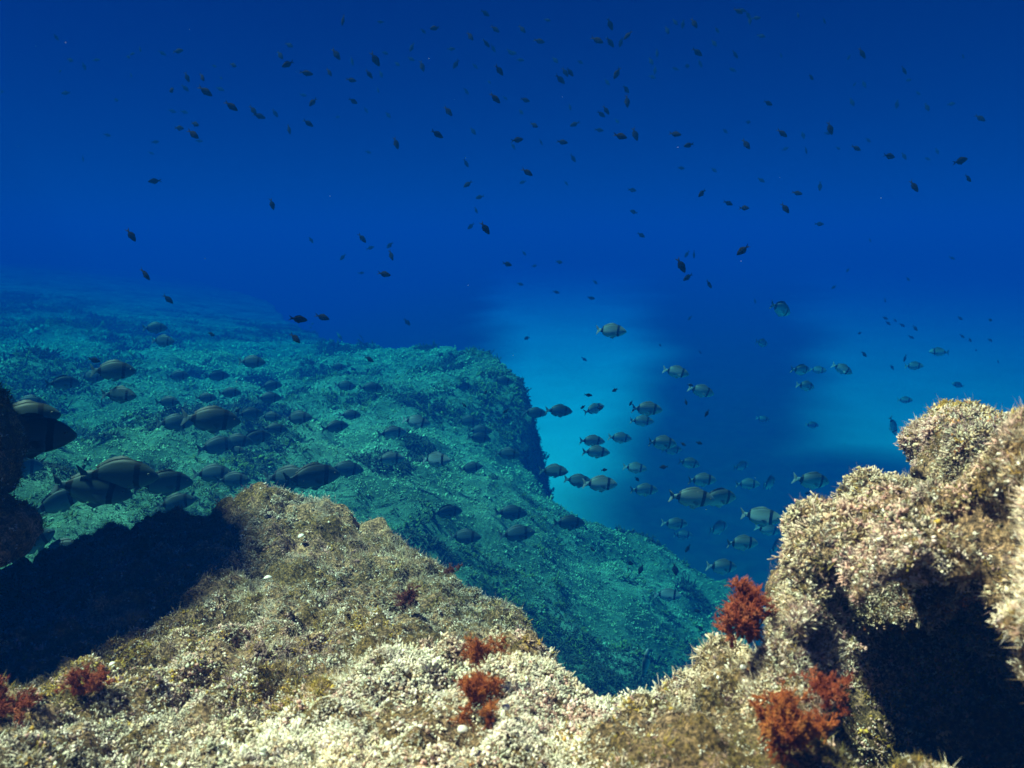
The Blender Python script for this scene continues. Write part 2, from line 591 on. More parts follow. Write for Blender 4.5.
def specks(nb):
    """a pinch of angular crumbs"""
    parts = []
    for _ in range(nb):
        c = np.array([rng.normal() * 0.6, rng.normal() * 0.6, rng.uniform(-0.1, 0.3)])
        o = np.array([[1, 0, 0], [-1, 0, 0], [0, 1, 0], [0, -1, 0], [0, 0, 1], [0, 0, -1]], dtype=float)
        o = o * rng.uniform(0.15, 0.55, size=(6, 1)) + rng.normal(size=(6, 3)) * 0.1 + c
        T = [(0, 2, 4), (2, 1, 4), (1, 3, 4), (3, 0, 4), (2, 0, 5), (1, 2, 5), (3, 1, 5), (0, 3, 5)]
        parts.append((o, np.array(T), np.clip(o[:, 2], 0, 1)))
    return pack(parts)


def nubs(nb):
    parts = []
    for _ in range(nb):
        c = np.array([rng.normal() * 0.45, rng.normal() * 0.45, rng.uniform(-0.1, 0.35)])
        r = rng.uniform(0.12, 0.26)
        o = np.array([[1, 0, 0], [-1, 0, 0], [0, 1, 0], [0, -1, 0], [0, 0, 1], [0, 0, -1]], dtype=float)
        o = o * rng.uniform(0.7, 1.2, size=(6, 1)) * r + rng.normal(size=(6, 3)) * 0.04
        T = [(0, 2, 4), (2, 1, 4), (1, 3, 4), (3, 0, 4), (2, 0, 5), (1, 2, 5), (3, 1, 5), (0, 3, 5)]
        # one loop of subdivision rounds it
        V = [tuple(x) for x in o]
        mid = {}
        T2 = []
        def mp(i, j):
            k = (min(i, j), max(i, j))
            if k not in mid:
                v = (np.array(V[i]) + np.array(V[j])) / 2
                v = v / (np.linalg.norm(v) + 1e-9) * r * rng.uniform(0.85, 1.1)
                mid[k] = len(V)
                V.append(tuple(v))
            return mid[k]
        for a, b, c_ in T:
            x, y, z = mp(a, b), mp(b, c_), mp(c_, a)
            T2 += [(a, x, z), (x, b, y), (z, y, c_), (x, y, z)]
        V = np.array(V) + c
        parts.append((V, np.array(T2), np.clip((V[:, 2] + 0.2) * 0.9, 0, 1)))
    return pack(parts)


def filaments(nb):
    parts = []
    for _ in range(nb):
        dr = rnd_dir(0.55)
        L = rng.uniform(0.6, 1.2)
        bend = rng.normal(size=3) * 0.35
        base = np.array([rng.normal() * 0.35, rng.normal() * 0.35, -0.15])
        P_ = [base + dr * L * s + bend * s * s for s in (0, 0.5, 1.0)]
        r = rng.uniform(0.025, 0.05)
        tube_into(parts, P_, [r, r], np.array([0, 0.4, 0.8]))
    return pack(parts)


VAR = {'lobes': [lobes(n) for n in (8, 9, 10, 11, 9, 10)],
       'coralline': [coralline(n) for n in (7, 8, 9, 10, 8, 10)],
       'nubs': [nubs(n) for n in (4, 5, 6, 5)],
       'filaments': [filaments(n) for n in (9, 11, 13)],
       'specks': [specks(n) for n in (3, 4, 4, 5)],
       'sparse': [coralline(n) for n in (3, 4, 4, 5)]}

PAL = {'white': (0.85, 0.77, 0.68), 'cream': (0.72, 0.56, 0.41), 'sand': (0.50, 0.37, 0.22), 'pink': (0.66, 0.40, 0.36), 'mauve': (0.26, 0.16, 0.16),
       'grey': (0.37, 0.32, 0.26), 'olive': (0.22, 0.17, 0.04), 'yellow': (0.46, 0.30, 0.05), 'brown': (0.13, 0.08, 0.04), 'orange': (0.52, 0.20, 0.05), 'dark': (0.05, 0.04, 0.025)}


def sample_surface(V, Q, n, weight):
    """random points on a quad mesh, chosen by area x weight(center)"""
    T = np.concatenate([Q[:, [0, 1, 2]], Q[:, [0, 2, 3]]])
    A, B, C = V[T[:, 0]], V[T[:, 1]], V[T[:, 2]]
    N = np.cross(B - A, C - A)
    ar = np.linalg.norm(N, axis=1) + 1e-12
    N = N / ar[:, None]
    w = ar * weight((A + B + C) / 3, N)
    w = np.maximum(w, 0)
    pick = rng.choice(len(T), size=n, p=w / w.sum())
    u, v = rng.random(n), rng.random(n)
    s = u + v > 1
    u[s], v[s] = 1 - u[s], 1 - v[s]
    Pp = A[pick] + u[:, None] * (B - A)[pick] + v[:, None] * (C - A)[pick]
    return Pp, N[pick]


def scatter(name, Pp, Nn, kinds, size, cols, tipmix, mat, up=0.35, jitter=0.35):
    """one mesh of many little plants"""
    n = len(Pp)
    Zx = Nn + np.array([0, 0, up]) + rng.normal(size=(n, 3)) * jitter
    Zx /= np.linalg.norm(Zx, axis=1)[:, None]
    t = rng.normal(size=(n, 3))
    Xx = np.cross(t, Zx)
    Xx /= np.linalg.norm(Xx, axis=1)[:, None]
    Yx = np.cross(Zx, Xx)
    VV, TT, CC, off = [], [], [], 0
    names = sorted(set(kinds))
    for kn in names:
        sel = np.where(kinds == kn)[0]
        vars_ = VAR[kn]
        which = rng.integers(0, len(vars_), len(sel))
        for k, (v, tr, a) in enumerate(vars_):
            s = sel[which == k]
            if not len(s):
                continue
            sz = size[s][:, None, None]
            st = rng.uniform(0.75, 1.3, len(s))[:, None, None]
            W = (v[None, :, 0:1] * Xx[s][:, None] + v[None, :, 1:2] * Yx[s][:, None] + v[None, :, 2:3] * Zx[s][:, None] * st) * sz + Pp[s][:, None]
            c = cols[s][:, None, :]
            f = (a[None, :, None] ** 2) * tipmix[s][:, None, None]
            col = c * (1 - f) + f * np.array([0.80, 0.75, 0.66])
            VV.append(W.reshape(-1, 3))
            CC.append(np.broadcast_to(col, W.shape).reshape(-1, 3))
            TT.append((tr[None] + (np.arange(len(s)) * len(v))[:, None, None]).reshape(-1, 3) + off)
            off += len(s) * len(v)
    VV, TT, CC = np.concatenate(VV), np.concatenate(TT), np.concatenate(CC)
    me = bpy.data.meshes.new(name)
    me.vertices.add(len(VV))
    me.vertices.foreach_set('co', VV.astype(np.float32).ravel())
    me.loops.add(TT.size)
    me.loops.foreach_set('vertex_index', TT.astype(np.int32).ravel())
    me.polygons.add(len(TT))
    me.polygons.foreach_set('loop_start', np.arange(len(TT), dtype=np.int32) * 3)
    me.polygons.foreach_set('use_smooth', np.ones(len(TT), dtype=bool))
    me.update(calc_edges=True)
    ca = me.attributes.new('tint', 'FLOAT_COLOR', 'POINT')
    ca.data.foreach_set('color', np.c_[CC, np.ones(len(CC))].astype(np.float32).ravel())
    return link(name, me, mat)


def pal_mix(score, names):
    """choose palette entries by score columns (N,k) softly"""
    k = np.argmax(score, axis=1)
    return np.array([PAL[n] for n in names])[k], k


def frustum_weight(margin=160, near=0.5):
    def w(C, N):
        px, py, d = project(C)
        ok = (d > near) & (px > -margin) & (px < 1024 + margin) & (py > -margin) & (py < 768 + margin)
        return ok / np.maximum(d, 0.7) ** 1.5
    return w


def near_turf(name, V, Q, n, region, lob=0.55, scale=1.0):
    inner, outer = frustum_weight(), frustum_weight(700, 0.35)
    fw = lambda C, N: inner(C, N) + 0.22 * outer(C, N)
    Pp, Nn = sample_surface(V, Q, n, lambda C, N: fw(C, N) * (0.35 + 0.65 * (N[:, 2] > -0.2)) * (C[:, 2] > -1.6) * (0.35 + sstep(-0.25, 0.15, fbm(C, 9, 3, seed=71))))
    px, py, d = project(Pp)
    names = ['white', 'cream', 'sand', 'pink', 'mauve', 'grey', 'olive', 'yellow', 'brown', 'orange', 'dark']
    g = rng.gumbel(size=(len(Pp), len(names))) * 0.34
    fields = np.stack([2.2 * fbm(Pp, 6.0, 4, seed=100 + i) for i in range(len(names))], 1)
    score = g + fields + region(Pp, px, py, d, names)
    cols, k = pal_mix(score, names)
    cols = cols * rng.uniform(0.75, 1.2, (len(Pp), 1)) * (1 + rng.normal(size=(len(Pp), 3)) * 0.05)
    kind = np.where(np.isin(k, [6, 8, 10]), 'filaments', 'coralline')
    r_ = rng.random(len(Pp))
    kind = np.where((r_ < 0.012) & (kind == 'coralline'), 'nubs', kind)
    kind = np.where((r_ > 0.62) & (r_ < 0.75), 'specks', kind)
    kind = np.where((r_ < lob) & (kind == 'coralline'), 'lobes', kind)
    kind = np.where((r_ > 0.75) & (kind == 'filaments'), 'coralline', kind)
    size = scale * (0.0040 + 0.0022 * np.maximum(d, 0.8)) * rng.lognormal(0.0, 0.35, len(Pp)) * np.where(kind == 'filaments', 1.3, np.where(kind == 'specks', 0.8, np.where(kind == 'coralline', 1.15, 1.0)))
    clump = fbm(Pp, 16, 2, seed=77)
    size = size * (1 + 0.9 * fbm(Pp, 5, 3, seed=78))
    fuzz = fbm(Pp, 8, 3, seed=79) + rng.normal(size=len(Pp)) * 0.08 - 0.16 * np.isin(k, [0, 1, 3]) + 0.06
    kind = np.where((fuzz > 0.16) & (kind != 'specks'), 'filaments', kind)
    kind = np.where((fuzz < -0.22) & (kind == 'lobes'), 'specks', kind)
    size = size * (1 + 0.9 * clump) * (1 + 0.6 * np.exp(-(((Pp[:, 0] - 0.25) / 0.16) ** 2 + ((Pp[:, 1] - 1.12) / 0.10) ** 2)) + 0.2 * (Pp[:, 0] > 0.33))
    size = np.minimum(size, np.where(kind == 'filaments', 0.0105, np.where(kind == 'coralline', 0.0135, 0.0095)))
    fleck = rng.random(len(Pp)) < 0.06
    cols[fleck] = np.array([0.80, 0.76, 0.70])
    kind = np.where(fleck, 'specks', kind)
    size = np.where(fleck, np.minimum(size, 0.006), size)
    tipm = np.where(np.isin(k, [0, 1, 2, 3, 5]), rng.uniform(0.2, 0.95, len(Pp)), rng.uniform(0, 0.25, len(Pp)))
    return scatter(name, Pp, Nn, kind, size, cols, tipm, M_TURF)


def mound_region(P, px, py, d, names):
    s = np.zeros((len(P), len(names)))
    sunlit_tint = np.exp(-(((P[:, 0] + 0.09 - 0.3 * (P[:, 1] - 1.08)) / 0.23) ** 2 + ((P[:, 1] - 1.06) / 0.21) ** 2))  # cream crust, whitened further to paint in a sunlit patch
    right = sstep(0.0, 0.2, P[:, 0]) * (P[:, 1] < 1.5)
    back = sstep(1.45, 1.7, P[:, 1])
    s[:, 0] += 2.6 * sunlit_tint - 0.5 * back + 0.2 * right
    s[:, 1] += 2.7 * sunlit_tint + 0.35 * right - 0.2 * back
    s[:, 2] += 0.5 * sunlit_tint + 0.25
    s[:, 3] += 1.9 * sunlit_tint + 0.4 * right - 0.15
    s[:, 4] += 0.3 + 0.25 * back + 0.9 * np.exp(-(((P[:, 0] + 0.68) / 0.14) ** 2 + ((P[:, 1] - 2.1) / 0.25) ** 2)) - 0.7 * sunlit_tint
    s[:, 5] += 0.7 * back + 0.6 - 0.3 * sunlit_tint
    s[:, 6] += 0.2 + 0.1 * back - 0.6 * sunlit_tint
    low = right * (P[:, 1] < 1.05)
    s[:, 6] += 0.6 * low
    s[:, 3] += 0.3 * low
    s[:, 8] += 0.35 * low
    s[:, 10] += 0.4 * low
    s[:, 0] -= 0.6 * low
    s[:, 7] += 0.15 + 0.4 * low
    s[:, 8] += 0.25 - 1.0 * sunlit_tint
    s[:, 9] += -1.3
    s[:, 10] += 0.1 - 1.2 * sunlit_tint
    return s


def outcrop_region(P, px, py, d, names):
    s = np.zeros((len(P), len(names)))
    edge = sstep(0.45, 0.55, P[:, 0]) * (P[:, 1] < 0.95)
    far = sstep(0.44, 0.62, P[:, 0])
    s[:, 0] += 0.75 - 1.3 * far
    s[:, 1] += 0.45 - 0.3 * far
    s[:, 2] += 0.4
    s[:, 3] += 1.05 - 0.5 * far
    s[:, 4] += 0.1 + 0.3 * far
    s[:, 5] += 0.1
    s[:, 6] += -0.1 + 0.2 * far
    s[:, 7] += 0.1 + 0.3 * far + 0.4 * edge
    s[:, 8] += 0.25 + 0.5 * far
    s[:, 9] += -1.0 + 0.9 * far + 0.4 * edge
    s[:, 10] += 0.0
    return s


o = near_turf('coralline_algae', *MOUND, 140000, mound_region, 0.6, 0.9)
tag(o, 'mossy turf of grey cream and olive coralline algae coating the broad mound', 'algae', kind='stuff')
o = near_turf('coralline_algae', *OUT, 56000, outcrop_region, 0.42, 0.98)
tag(o, 'pink and cream branching coralline algae coating the right hand outcrop', 'algae', kind='stuff')
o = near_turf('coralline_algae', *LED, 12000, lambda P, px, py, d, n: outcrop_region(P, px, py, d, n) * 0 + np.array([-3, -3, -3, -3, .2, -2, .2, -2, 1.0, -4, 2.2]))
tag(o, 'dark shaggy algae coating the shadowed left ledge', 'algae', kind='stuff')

# weed on the far reef
fw = frustum_weight(100, 2.0)
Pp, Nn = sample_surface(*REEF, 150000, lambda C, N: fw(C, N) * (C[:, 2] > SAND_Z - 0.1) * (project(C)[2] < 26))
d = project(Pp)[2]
k = 1.1 * fbm(Pp, 0.45, 2, seed=61) + 1.5 * fbm(Pp, 1.3, 3, seed=62) + rng.normal(size=len(Pp)) * 0.20 - 0.05 - 0.9 * np.clip(0.86 - Nn[:, 2], 0, 0.6)  # last term darkens weed on steep faces, painting in the slope shade
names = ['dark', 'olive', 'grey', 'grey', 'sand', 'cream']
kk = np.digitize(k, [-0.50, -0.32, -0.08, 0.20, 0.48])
spot = Pp[rng.choice(len(Pp), 170)]
sr = rng.uniform(0.07, 0.26, 170)
for c_, r0 in zip(spot, sr):
    inside = ((Pp - c_) ** 2).sum(1) < (r0 * rng.uniform(0.75, 1.2, len(Pp))) ** 2
    kk = np.where(inside, 0, kk)
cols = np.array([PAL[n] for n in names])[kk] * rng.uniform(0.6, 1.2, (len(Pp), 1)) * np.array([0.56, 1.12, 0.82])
r_ = rng.random(len(Pp))
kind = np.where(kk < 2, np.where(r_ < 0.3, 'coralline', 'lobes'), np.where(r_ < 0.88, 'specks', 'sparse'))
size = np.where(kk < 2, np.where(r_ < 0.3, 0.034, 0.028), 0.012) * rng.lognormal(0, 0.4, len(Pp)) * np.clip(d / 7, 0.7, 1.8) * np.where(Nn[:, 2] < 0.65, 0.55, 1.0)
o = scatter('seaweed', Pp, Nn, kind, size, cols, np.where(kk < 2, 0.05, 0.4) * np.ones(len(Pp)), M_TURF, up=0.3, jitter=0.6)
tag(o, 'patchy short seaweed covering the distant teal reef slope', 'seaweed', kind='stuff')

def on_mound(px, py):
    """first point of the mound along the ray of a pixel"""
    for D in np.arange(0.7, 2.6, 0.01):
        q_ = at(px, py, D)
        Pq = np.array([[q_[0], q_[1], f_mound(q_[0], q_[1])]])
        if q_[2] < Pq[0, 2] + 0.022:
            return q_
    return at(px, py, 1.2)


# ------------------------------------------------------------------ red algae


def red_material(name, a, b_, c):
    m, nt, b = new_mat(name, 0.7, 0.2)
    n = noise_node(nt, 45, 4, 0.6)
    r = ramp(nt, n.outputs[0], [(0.32, a), (0.5, b_), (0.68, c)])
    nt.links.new(r.outputs[0], b.inputs['Base Color'])
    return m


M_RED = red_material('red_alga', (0.13, 0.020, 0.009), (0.26, 0.052, 0.020), (0.42, 0.14, 0.065))
M_MAROON = red_material('maroon_alga', (0.07, 0.018, 0.015), (0.14, 0.04, 0.03), (0.22, 0.08, 0.06))
M_ORANGE = red_material('orange_alga', (0.15, 0.026, 0.008), (0.30, 0.075, 0.018), (0.46, 0.18, 0.05))


def red_alga(base, height, spread, n_stem, mat, label, lean=(0, 0, 0), seed=0):
    global rng
    rng = np.random.default_rng(seed)
    parts = []
    stack = []
    for _ in range(n_stem):
        dr = rnd_dir(spread) + np.array(lean)
        stack.append((np.zeros(3) + rng.normal(size=3) * height * 0.10 * np.array([1, 1, 0.2]), dr / np.linalg.norm(dr), height * rng.uniform(0.28, 0.42), height * 0.024, 0))
    while stack:
        p0, dr, L, r, lev = stack.pop()
        bend = rng.normal(size=3) * 0.25
        P_ = [p0 + dr * L * s + bend * L * s * s for s in (0, 0.35, 0.7, 1.0)]
        tube_into(parts, P_, [r, r * 0.9, r * 0.8], np.array([0, 0.3, 0.6, 1.0]), 4 if lev == 0 else 3)
        if lev < 3:
            for _ in range((7, 8, 12)[lev]):
                s = rng.uniform(0.3, 1.0)
                d2 = dr * 0.8 + rng.normal(size=3) * 0.62 + np.array(lean) * 0.3
                d2 /= np.linalg.norm(d2)
                stack.append((P_[0] + (P_[-1] - P_[0]) * s, d2, L * rng.uniform(0.42, 0.66), r * 0.62, lev + 1))
    V, T, A = pack(parts)
    o = link('red_alga', np_mesh('red_alga', V, tris=T), mat)
    o.location = base
    tag(o, label, 'seaweed', 'tufts of red algae on the rocks')
    return o


red_alga(at(750, 640, 1.10), 0.095, 0.15, 9, M_RED, 'tall feathery red seaweed tuft standing against the blue on the outcrop edge', (-0.15, 0, 0.5), 1)
red_alga(at(748, 603, 1.11), 0.042, 0.3, 5, M_RED, 'small upper red tuft sprouting on top of the tall feathery tuft', (-0.1, 0, 0.3), 12)
red_alga(at(787, 738, 0.93), 0.086, 0.8, 12, M_ORANGE, 'widest rust orange seaweed bush at the foot of the dark hollow', (-0.05, -0.35, 0), 2)
red_alga(at(822, 692, 0.97), 0.05, 0.8, 9, M_RED, 'deep red seaweed bush half in shade inside the dark hollow', (0, -0.3, 0), 3)
red_alga(on_mound(480, 700), 0.068, 0.75, 10, M_ORANGE, 'orange seaweed clump on the brightest cream part of the mound', (0, -0.2, 0), 4)
red_alga(on_mound(484, 660), 0.06, 0.4, 6, M_ORANGE, 'slim brown orange sprig just behind the orange clump', (-0.15, 0, 0.2), 5)
red_alga(on_mound(85, 692), 0.06, 0.7, 8, M_RED, 'rust red seaweed tuft at the edge of the ledge shadow', (0, -0.1, 0), 6)
red_alga(on_mound(2, 712), 0.07, 0.7, 8, M_RED, 'rust red seaweed tuft cut by the left picture border', (0, -0.1, 0), 7)
red_alga(on_mound(410, 600), 0.05, 0.7, 8, M_MAROON, 'dull maroon seaweed tuft on the far right flank of the mound', (0, -0.1, 0), 8)
red_alga(on_mound(453, 572), 0.035, 0.7, 5, M_MAROON, 'tiny maroon seaweed tuft on the mound skyline', (0, 0, 0), 9)
rng = np.random.default_rng(99)

# ------------------------------------------------------------------ shells
m_shell, nt, b = new_mat('shell', 0.5, 0.4)
n = noise_node(nt, 90, 4)
nt.links.new(ramp(nt, n.outputs[0], [(0.35, (0.62, 0.58, 0.52)), (0.6, (0.82, 0.80, 0.76))]).outputs[0], b.inputs['Base Color'])


def shell(base, r, label):
    """half a ribbed cockle valve lying on the weed"""
    V, T = [], []
    nr, na = 7, 22
    for i in range(nr + 1):
        t = i / nr
        for j in range(na):
            a = j / na * 2 * math.pi
            rib = 1 + 0.05 * math.cos(9 * a) * t
            rr = t * rib * (1 - 0.18 * (math.cos(a) > 0.7))
            V.append((r * rr * math.cos(a), r * 0.85 * rr * math.sin(a), r * 0.55 * (1 - t ** 2.2)))
    for i in range(nr):
        for j in range(na):
            j2 = (j + 1) % na
            T.append((i * na + j, (i + 1) * na + j, (i + 1) * na + j2, i * na + j2))
    me = np_mesh('shell_fragment', np.array(V), quads=np.array(T))
    o = link('shell_fragment', me, m_shell)
    md = o.modifiers.new('thickness', 'SOLIDIFY')
    md.thickness = r * 0.08
    o.location = base
    o.rotation_euler = (rng.uniform(-0.5, 0.1), rng.uniform(-0.3, 0.3), rng.uniform(0, 6))
    tag(o, label, 'shell', 'pale shells lying on the rocks')


for px, py, r, lb in [(462, 729, 0.0065, 'white shell on the cream crust below the orange clump'), (388, 744, 0.0055, 'pinkish white shell near the bottom border left of centre'),
                      (743, 667, 0.0045, 'small white shell beneath the tall feathery red tuft'), (268, 578, 0.010, 'bluish white shell chip on the front of the mound'),
                      (301, 536, 0.009, 'small bluish shell chip below the mound summit'), (112, 664, 0.006, 'pale bluish shell beside the shadow edge at lower left'),
                      (506, 707, 0.0055, 'rosy shell chip right of the orange clump')]:
    shell(on_mound(px, py), r, lb)

# ------------------------------------------------------------------ fish


def loft(prof, sides=14):
    """prof rows: x, top, bottom, half width -> body rings"""
    V, Q = [], []
    n = len(prof)
    for x, t, bo, w in prof:
        for j in range(sides):
            a = j / sides * 2 * math.pi
            c, s = math.cos(a), math.sin(a)
            zz = (t if s > 0 else bo) * math.copysign(abs(s) ** 0.92, s)
            V.append((x, w * math.copysign(abs(c) ** 1.15, c), zz))
    for i in range(n - 1):
        for j in range(sides):
            j2 = (j + 1) % sides
            Q.append((i * sides + j, i * sides + j2, (i + 1) * sides + j2, (i + 1) * sides + j))
    a, b_ = len(V), len(V) + 1
    V.append((prof[0][0] + 0.002, 0, (prof[0][1] - prof[0][2]) / 2))
    V.append((prof[-1][0] - 0.002, 0, 0))
    T = []
    for j in range(sides):
        j2 = (j + 1) % sides
        T.append((a, j2, j))
        T.append((b_, (n - 1) * sides + j, (n - 1) * sides + j2))
    return V, Q, T


def fin(V, Q, T, base, edge, th=0.004, side=None):
    """a thin web between two rows of points, thick at the base"""
    n = len(base)
    o_ = len(V)
    for (bx, by, bz), (ex, ey, ez) in zip(base, edge):
        V.append((bx, by - th, bz)); V.append((bx, by + th, bz)); V.append((ex, ey, ez))
    for i in range(n - 1):
        a, b_ = o_ + 3 * i, o_ + 3 * (i + 1)
        Q.append((a, b_, b_ + 2, a + 2))
        Q.append((b_ + 1, a + 1, a + 2, b_ + 2))


def fish_mesh(name, bream):
    if bream:
        prof = [(0.490, 0.010, 0.020, 0.010), (0.470, 0.035, 0.038, 0.024), (0.42, 0.082, 0.070, 0.042), (0.36, 0.122, 0.098, 0.056), (0.28, 0.160, 0.128, 0.068),
                (0.18, 0.182, 0.150, 0.074), (0.06, 0.186, 0.158, 0.073), (-0.06, 0.168, 0.146, 0.064), (-0.17, 0.130, 0.115, 0.050), (-0.25, 0.088, 0.080, 0.036),
                (-0.31, 0.055, 0.052, 0.024), (-0.355, 0.042, 0.040, 0.016), (-0.39, 0.046, 0.046, 0.009)]
    else:
        prof = [(0.490, 0.012, 0.012, 0.012), (0.46, 0.045, 0.045, 0.035), (0.40, 0.090, 0.085, 0.060), (0.31, 0.140, 0.130, 0.082), (0.20, 0.175, 0.165, 0.092),
                (0.07, 0.180, 0.172, 0.088), (-0.06, 0.150, 0.145, 0.070), (-0.16, 0.100, 0.098, 0.045), (-0.235, 0.060, 0.058, 0.026), (-0.28, 0.050, 0.050, 0.014)]
    if bream:
        prof = [(x, t * 1.17, b_ * 1.17, w * 1.05) for x, t, b_, w in prof]
    V, Q, T = loft(prof)
    xs = np.array([r[0] for r in prof][::-1]); tp = np.array([r[1] for r in prof][::-1]); bt = np.array([r[2] for r in prof][::-1])
    top = lambda x: float(np.interp(x, xs, tp))
    bot = lambda x: float(np.interp(x, xs, bt))
    te = prof[-1][0]
    # tail: two lobes of a fork
    for s in (1, -1):
        n = 7
        base = [(te + 0.012, 0, s * (0.002 + 0.042 * i / (n - 1))) for i in range(n)]
        fork = (-0.455 if bream else -0.37)
        edge = []
        for i in range(n):
            u = i / (n - 1)
            edge.append((fork - (-0.505 - fork) * -1 * u ** 1.2 if False else fork + (-0.505 - fork) * u ** 1.15, 0, s * (0.004 + (0.150 if bream else 0.135) * u ** 0.9)))
        edge[-1] = (edge[-1][0] + 0.012, 0, edge[-1][2] + s * 0.004)
        fin(V, Q, T, base, edge, 0.005)
    # dorsal, anal
    xd = np.linspace(0.20, -0.26, 13) if bream else np.linspace(0.22, -0.17, 11)
    h = 0.045 if bream else 0.04
    fin(V, Q, T, [(x, 0, top(x) - 0.012) for x in xd],
        [(x - 0.022, 0, top(x) + h * min(1, 4 * i / 12 + 0.15) * (1 - 0.55 * (i / (len(xd) - 1)) ** 2) * (1 + 0.07 * (-1) ** i)) for i, x in enumerate(xd)])
    xa = np.linspace(-0.03, -0.26, 8) if bream else np.linspace(0.02, -0.17, 7)
    fin(V, Q, T, [(x, 0, -bot(x) + 0.012) for x in xa],
        [(x - 0.03, 0, -bot(x) - h * 0.85 * min(1, 4 * i / 7 + 0.25) * (1 - 0.5 * (i / (len(xa) - 1)) ** 2)) for i, x in enumerate(xa)])
    # pelvic and pectoral pairs
    w = 0.05 if bream else 0.055
    for s in (1, -1):
        fin(V, Q, T, [(0.17 - 0.02 * i, s * 0.02, -bot(0.14) + 0.014) for i in range(3)],
            [(0.05 - 0.05 * i, s * 0.045, -bot(0.05) - 0.05 + 0.02 * i) for i in range(3)], 0.003)
        fin(V, Q, T, [(0.215, s * (w + 0.016), -0.02 - 0.014 * i) for i in range(4)],
            [(0.02 + 0.03 * i, s * (w + 0.050), -0.045 - 0.026 * i) for i in range(4)], 0.002)
    return np_mesh(name, np.array(V), tris=np.array(T), quads=np.array(Q))


def bream_material(name, k, tint=(1, 1, 1)):
    m, nt, b = new_mat(name, 0.55, 0.18)
    b.inputs['Metallic'].default_value = 0.0
    tc = nt.nodes.new('ShaderNodeTexCoord')
    sp = nt.nodes.new('ShaderNodeSeparateXYZ')
    nt.links.new(tc.outputs['Object'], sp.inputs[0])
    n = noise_node(nt, 26, 3)
    def math_(op, a, b_=None):
        k = nt.nodes.new('ShaderNodeMath'); k.operation = op
        for i, v in enumerate((a, b_)):
            if v is None: continue
            if hasattr(v, 'links'): nt.links.new(v, k.inputs[i])
            else: k.inputs[i].default_value = v
        return k.outputs[0]
    z = math_('ADD', math_('MULTIPLY', sp.outputs['Z'], 2.6), 0.5)
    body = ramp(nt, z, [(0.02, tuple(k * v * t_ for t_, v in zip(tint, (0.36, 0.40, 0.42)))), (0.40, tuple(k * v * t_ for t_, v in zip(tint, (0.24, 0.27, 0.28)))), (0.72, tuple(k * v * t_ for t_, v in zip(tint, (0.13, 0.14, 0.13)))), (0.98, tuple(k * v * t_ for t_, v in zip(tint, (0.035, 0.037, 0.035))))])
    # faint lengthwise scale rows
    row = math_('SINE', math_('MULTIPLY', sp.outputs['Z'], 330.0))
    body2 = mix(nt, 1.0, body.outputs[0], ramp(nt, math_('ADD', math_('MULTIPLY', row, 0.25), 0.5), [(0.2, (0.92, 0.91, 0.88)), (0.8, (1.04, 1.03, 1.0))]).outputs[0], 'MULTIPLY')
    xx = math_('ADD', math_('ADD', sp.outputs['X'], math_('MULTIPLY', sp.outputs['Z'], -0.10)), math_('MULTIPLY', math_('SUBTRACT', n.outputs[0], 0.5), 0.03))
    def band(c, w):
        return ramp(nt, math_('DIVIDE', math_('ABSOLUTE', math_('SUBTRACT', xx, c)), w), [(0.75, (1, 1, 1)), (1.0, (0, 0, 0))]).outputs[0]
    dark = (0.003, 0.003, 0.003)
    c = mix(nt, band(0.235, 0.042), body2, dark)
    c = mix(nt, band(-0.285, 0.045), c, dark)
    # grey translucent tail and dark fin edges
    tail = ramp(nt, sp.outputs['X'], [(0.0, (0, 0, 0)), (1.0, (0, 0, 0))])
    c = mix(nt, math_('LESS_THAN', sp.outputs['X'], -0.40), c, tuple(0.12 * k * t_ for t_ in tint))
    nt.links.new(c, b.inputs['Base Color'])
    return m


def dark_fish_material():
    m, nt, b = new_mat('damselfish_skin', 0.9, 0.03)
    n = noise_node(nt, 14, 3)
    r = ramp(nt, n.outputs[0], [(0.35, (0.004, 0.004, 0.004)), (0.65, (0.013, 0.011, 0.009))])
    nt.links.new(r.outputs[0], b.inputs['Base Color'])
    return m


M_SILVER, M_SHADE_TINTED, M_DAMSEL = bream_material('silver_bream_scales', 1.35), bream_material('shade_tinted_bream_scales', 0.50, (0.60, 0.95, 1.12)), dark_fish_material()  # second bream skin has shade and blue water haze mixed into its colour
m_eye, nt, b = new_mat('fish_eye', 0.2, 0.5)
g_ = nt.nodes.new('ShaderNodeTexCoord'); s_ = nt.nodes.new('ShaderNodeSeparateXYZ')
nt.links.new(g_.outputs['Object'], s_.inputs[0])
l_ = nt.nodes.new('ShaderNodeVectorMath'); l_.operation = 'LENGTH'
mp_ = nt.nodes.new('ShaderNodeMapping'); mp_.inputs['Scale'].default_value = (1, 0, 1)
nt.links.new(g_.outputs['Object'], mp_.inputs[0]); nt.links.new(mp_.outputs[0], l_.inputs[0])
nt.links.new(ramp(nt, l_.outputs['Value'], [(0.009, (0.005, 0.005, 0.005)), (0.0105, (0.12, 0.11, 0.08))]).outputs[0], b.inputs['Base Color'])

bream_me = fish_mesh('sea_bream', True)
bream_me.materials.append(M_SILVER)


def bent(me, k, mat):
    """the same fish in mid tail-beat"""
    m = me.copy()
    for v in m.vertices:
        if v.co.x < 0.1:
            v.co.y += k * (0.1 - v.co.x) ** 2
    m.materials.clear()
    m.materials.append(mat)
    return m


